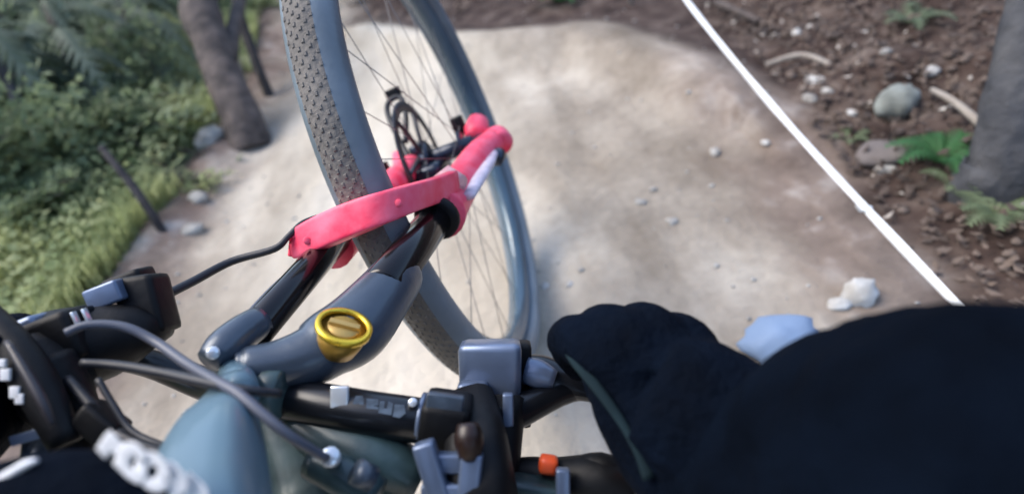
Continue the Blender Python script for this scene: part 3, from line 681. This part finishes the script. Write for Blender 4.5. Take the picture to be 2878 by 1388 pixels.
part('amber_reflection', sweep([at(1316, 1190, .355), at(1318, 1232, .352), at(1322, 1285, .352)], [.007, .0095, .007], 14, smooth=3), 'amber', stem)  # solid brown shape put in for an amber reflection by the stem
part('faceplate', join(box(at(1218, 1335, .352), (M3 @ unit(np.array([.95, .3, 0])), M3 @ unit(np.array([-.3, .95, 0])), M3[:, 2]), (.007, .022, .006), .4), box(at(1320, 1350, .352), (M3 @ unit(np.array([.99, -.1, 0])), M3 @ unit(np.array([.1, .99, 0])), M3[:, 2]), (.007, .018, .006), .4), box(at(1268, 1298, .356), (M3[:, 0], M3[:, 1], M3[:, 2]), (.014, .006, .005), .4), box(at(1265, 1400, .352), (M3[:, 0], M3[:, 1], M3[:, 2]), (.018, .010, .005), .4)), 'silver', stem)
part('face_plate', box(at(1250, 1140, .374), (LX, LY, LZ), (.0125, .0085, .003), .5), 'crown', stem)
part('face_bolt', rod(at(1160, 1130, .387), at(1162, 1132, .397), .0032, 12), 'steel', stem)
# right clamp and lever
lev = part('brake_lever', join(box(at(1378, 1035, .445), (M3 @ unit(np.array([.97, .05, .2])), M3 @ unit(np.array([0, .95, .3])), M3[:, 2]), (.025, .024, .018), .35), box(at(1330, 1120, .43), (M3[:, 0], M3[:, 1], M3[:, 2]), (.012, .014, .012), .4)), 'silver')
part('lever_mount', join(box(at(1452, 1075, .46), (M3[:, 0], M3[:, 1], M3[:, 2]), (.012, .034, .014), .35), sweep([at(1425, 1120, .43), at(1420, 1200, .42), at(1410, 1320, .41), at(1405, 1450, .40)], [.014, .0135, .013, .014], 14, power=2.6)), 'black', lev)
part('lever_blade', sweep([at(1480, 1045, .455), at(1530, 1050, .455), at(1600, 1078, .45), at(1690, 1112, .445)], [.0145, .0145, .0125, .006], 16, 1, 1, smooth=5), 'bar', lev)
part('lever_pivot', sweep([at(1478, 1040, .442), at(1515, 1050, .440), at(1560, 1066, .438)], [.0105, .0112, .007], 16, smooth=3), 'silver', lev)
part('lever_reach_screw', box(at(1428, 1150, .41), (M3[:, 0], M3[:, 1], M3[:, 2]), (.004, .012, .004), .4), 'silver', lev)
# shifter pod low right with orange ends
pod = part('shifter', join(sweep([at(1400, 1360, .42), at(1470, 1335, .415), at(1560, 1340, .41), at(1680, 1345, .40), at(1760, 1380, .40)], [.014, .013, .014, .0165, .016], 16, smooth=5), sweep([at(1560, 1330, .41), at(1690, 1310, .40), at(1740, 1345, .40)], [.008, .010, .008], 12, smooth=4)), 'black')
part('shifter_cap', box(at(1541, 1304, .398), (LX, LY, LZ), (.0068, .0060, .006), .6), 'orange', pod)
part('shifter_button', box(at(1768, 1322, .385), (LX, LY, LZ), (.0030, .0024, .003), .6), 'orange', pod)
part('shifter_body', box(at(1500, 1385, .395), (LX, LY, LZ), (.024, .010, .010), .4), 'frame_d', pod)
part('shifter_paddle', box(at(1582, 1380, .385), (M3[:, 0], M3[:, 1], M3[:, 2]), (.005, .016, .004), .5), 'silver', pod)
# left lever assembly
AX = M3 @ unit(np.array([.93, .36, .0])); AY = M3 @ unit(np.array([-.36, .93, .1])); AZ = np.cross(AX, AY)
ll = part('brake_lever', join(box(at(415, 855, .44), (M3 @ unit(np.array([.97, .15, 0])), M3 @ unit(np.array([-.25, .97, 0])), M3[:, 2]), (.0155, .0235, .014), .35),
     sweep([at(478, 925, .45), at(390, 930, .43), at(270, 965, .42), at(150, 985, .41), at(60, 1000, .40)], [.006, .021, .029, .030, .024], 16, 1, 1, smooth=4), sweep([at(110, 1000, .40), at(150, 1090, .39), at(178, 1180, .385), at(190, 1260, .38)], [.028, .026, .016, .010], 16, smooth=4), box(at(370, 800, .45), (AX, AY, AZ), (.016, .010, .012), .35)), 'black')
part('reservoir_lit_top', box(at(300, 828, .424), (AX, AY, AZ), (.0135, .0082, .006), .35), 'silver', ll)  # silver-blue plate painting the sky-lit top of the black reservoir
part('lever_clamp', join(box(at(95, 928, .40), (AX, AY, AZ), (.012, .010, .012), .4)), 'silver', ll)
part('lever_clamp', join(box(at(190, 912, .405), (AX, AY, AZ), (.017, .008, .010), .4), box(at(150, 960, .40), (AX, AY, AZ), (.026, .018, .014), .4)), 'black', ll)
for u, v in ((212, 893), (243, 884)): part('clamp_screw', box(at(u, v, .39), (AX, AY, AZ), (.0010, .0045, .002), .3), 'steel', ll)
part('lever_blade', sweep([at(-60, 880, .37), at(40, 985, .36), at(115, 1100, .355), at(185, 1250, .35)], [.011, .012, .012, .009], 14, 1, .8, smooth=5), 'black', ll)
part('lever_highlight', sweep([at(20, 960, .342), at(70, 1040, .335), at(120, 1130, .33), at(150, 1200, .33)], [.002, .0028, .0028, .0015], 8, smooth=4), mat('lever_highlight_grey', (.03, .027, .032), .4), ll)  # grey strip painting a highlight streak down the black lever
part('lever_arm', sweep([at(130, 1030, .38), at(200, 1110, .38), at(240, 1180, .375), at(215, 1250, .37), at(190, 1330, .37)], [.019, .014, .010, .012, .010], 12, smooth=5), 'black', ll)
part('lever_cable', sweep([at(120, 1240, .37), at(110, 1300, .36), at(95, 1400, .35)], [.011, .010, .010], 12), 'crown', ll)

# ------------------------------------------------------------------ the rider
def fused(name, geos, m, parent, voxel, smooth_it=6, wr=0.0, ws=9.0):
    """several overlapping limbs fused into one continuous skin"""
    o = obj(name, join(*geos), m, parent)
    r_ = o.modifiers.new('fuse', 'REMESH'); r_.mode = 'VOXEL'; r_.voxel_size = voxel
    s_ = o.modifiers.new('soft', 'SMOOTH'); s_.iterations = smooth_it; s_.factor = .5
    dg = bpy.context.evaluated_depsgraph_get(); nm = bpy.data.meshes.new_from_object(o.evaluated_get(dg)); o.modifiers.clear(); old = o.data; o.data = nm; nm.name = name
    if not nm.materials: nm.materials.append(m)
    if wr:
        nv = len(nm.vertices); co = np.empty(nv * 3); no = np.empty(nv * 3); nm.vertices.foreach_get('co', co); nm.vertex_normals.foreach_get('vector', no)
        co = co.reshape(-1, 3); no = no.reshape(-1, 3); f_ = np.array([mnoise.fractal(Vector(c * ws), 1, 2, 3) for c in co])
        nm.vertices.foreach_set('co', (co + no * (wr * f_)[:, None]).ravel()); nm.update()
    nm.polygons.foreach_set('use_smooth', [True] * len(nm.polygons)); return o
rider = empty('person', cw((-.05, -.5, .42)), 'person in dark navy jersey and gloves gripping the bars', 'person')
body = [
    sweep([cw((0, -.62, .42)), cw((0, -.45, .40)), cw((0, -.2, .33)), cw((0, 0, .26)), cw((0, .10, .22)), cw((0, .17, .2))], [.11, .14, .15, .145, .10, .05], 20, smooth=4),
    sweep([cw((.05, .04, .24)), cw((.20, .03, .18)), cw((.30, -.10, .07)), cw((.33, -.17, -.07)), at(3250, 1560, .20), at(2960, 1440, .215), at(2760, 1400, .225), at(2560, 1375, .245), at(2380, 1370, .270), at(2230, 1360, .295), at(2080, 1300, .325), at(1980, 1230, .345)],
          [.09, .075, .066, .066, .073, .078, .080, .078, .068, .058, .050, .044], 24, smooth=5),
    sweep([cw((-.05, .04, .24)), cw((-.20, .03, .18)), cw((-.36, -.10, .05)), cw((-.40, -.19, -.05)), at(-700, 1400, .27), at(-350, 1290, .32), at(-150, 1190, .36), at(-80, 1120, .385)], [.09, .075, .062, .058, .052, .046, .04, .032], 20, smooth=5),
    sweep([cw((.06, -.55, .38)), cw((.15, -.52, .22)), cw((.24, -.45, .0))], [.11, .09, .07], 20, smooth=5),
    sweep([cw((-.06, -.55, .38)), cw((-.14, -.50, .2)), cw((-.22, -.34, -.05)), at(-60, 1750, .30)], [.11, .09, .072, .055], 20, smooth=5)]
fused('body', body, MT['navy'], rider, .007, 5, .0065, 18)
def fing(pts, rs): return sweep(pts, rs, 14, smooth=5)
gl = fused('glove', [
    sweep([at(2160, 1320, .325), at(2040, 1230, .335), at(1920, 1150, .345), at(1830, 1100, .352)], [.050, .050, .047, .040], 20, smooth=5),
    sweep([at(1720, 1010, .372), at(1790, 1120, .362), at(1850, 1235, .350), at(1930, 1360, .335), at(1990, 1480, .32)], [.022, .031, .030, .030, .030], 18, smooth=5),
    fing([at(1790, 1060, .356), at(1690, 985, .366), at(1610, 950, .385), at(1600, 975, .41), at(1640, 1040, .43)], [.024, .0215, .0165, .0145, .012]),
    fing([at(1840, 1040, .354), at(1755, 950, .366), at(1690, 920, .385), at(1660, 960, .41), at(1690, 1030, .43)], [.024, .0205, .0165, .0145, .012]),
    fing([at(1900, 1040, .352), at(1840, 945, .366), at(1790, 912, .385), at(1750, 950, .41), at(1770, 1030, .43)], [.024, .0200, .0160, .014, .012]),
    fing([at(1960, 1070, .350), at(1935, 975, .365), at(1890, 935, .380), at(1850, 970, .40), at(1860, 1040, .42)], [.024, .0185, .0145, .013, .011]),
    fing([at(1880, 1240, .350), at(1790, 1170, .362), at(1720, 1090, .38), at(1670, 1030, .40)], [.026, .022, .018, .013])], MT['navy2'], rider, .0032, 3, .0012, 40)
obj('glove_trim', sweep([at(1590, 985, .368), at(1625, 1025, .356), at(1690, 1105, .340), at(1750, 1190, .330), at(1790, 1265, .322), at(1825, 1345, .316)], [.002, .0036, .0034, .0028, .0024, .004], 12, 1, .5, smooth=5), MT['trim'], gl)
gl2 = fused('glove', [
    sweep([at(-170, 1190, .375), at(-90, 1120, .382), at(-40, 1060, .385)], [.036, .038, .034], 18, smooth=5),
    fing([at(-60, 1010, .385), at(0, 960, .39), at(60, 935, .42), at(90, 960, .44)], [.02, .017, .015, .012]),
    fing([at(-50, 1050, .380), at(10, 1030, .385), at(75, 1010, .42), at(90, 1040, .44)], [.02, .017, .015, .012]),
    fing([at(-50, 1100, .375), at(10, 1105, .378), at(75, 1095, .41), at(90, 1110, .43)], [.02, .017, .015, .012]),
    fing([at(-60, 1150, .372), at(0, 1175, .375), at(60, 1170, .405), at(80, 1180, .42)], [.019, .016, .013, .011]),
    fing([at(-80, 1040, .375), at(-30, 990, .36), at(20, 1000, .36)], [.02, .017, .012])], MT['navy2'], rider, .0032, 3, .001, 40)
for u, v, s in ((8, 1020, .002), (16, 1052, .003), (42, 1102, .003), (56, 1120, .0026)): obj('glove_print', box(at(u, v, .345), (M3[:, 0], M3[:, 1], M3[:, 2]), (s, s * 1.2, .001), .4), MT['white'], gl2)
obj('cuff_label', box(at(72, 1228, .35), (M3 @ unit(np.array([.95, .28, 0])), M3 @ unit(np.array([-.28, .95, 0])), M3[:, 2]), (.0095, .0032, .001), .4), MT['silver'], gl2)
# left knee guard with broken white lettering
kp = sweep([at(-260, 1500, .275), at(-60, 1440, .265), at(130, 1410, .258), at(300, 1430, .252), at(430, 1500, .246), at(520, 1640, .24), at(560, 1800, .24)], [.018, .020, .0225, .0235, .0230, .021, .019], 24, smooth=6)
kg_ = obj('knee_guard', kp, MT['navy'], rider)
KX = M3 @ unit(np.array([.80, -.58, .1])); KY = M3 @ unit(np.array([.58, .80, .35])); KZ = np.cross(KX, KY)
def glyph(c, polys, s, th=.0005):
    return join(*[prism([c + KX * x * s + KY * y * s for x, y in pg], KZ, th) for pg in polys])
strokes = [[(-.9, -.9), (-.6, .9), (.1, .2), (.9, .9), (.8, -.9)], [(.8, .8), (-.4, .9), (-.9, 0), (-.4, -.9), (.8, -.8), (.7, 0)],
           [(math.cos(a), math.sin(a)) for a in np.linspace(.3, 6.4, 12)], [(-.8, -.9), (-.7, .8), (.3, .8), (.8, .2), (.1, -.1), (.9, -.9)], [(-.9, .8), (.7, .7), (.5, 0), (-.6, -.2), (-.7, -.8), (.9, -.8)]]
for k, sh in enumerate(strokes):
    f_ = k / 4; c = at(322 + 215 * f_, 1270 + 112 * f_, .236 - .004 * math.sin(3.1 * f_)); s_ = .0058
    obj('guard_lettering', sweep([c + KX * x * s_ + KY * y * s_ * 1.2 for x, y in sh], .0033, 10, 1, .10, up=KZ, smooth=4), MT['white'], kg_)
obj('guard_piping', sweep([at(-60, 1378, .25), at(20, 1335, .247), at(70, 1305, .245), at(105, 1292, .245)], [.002, .0022, .002, .001], 8, smooth=4), MT['white'], kg_)
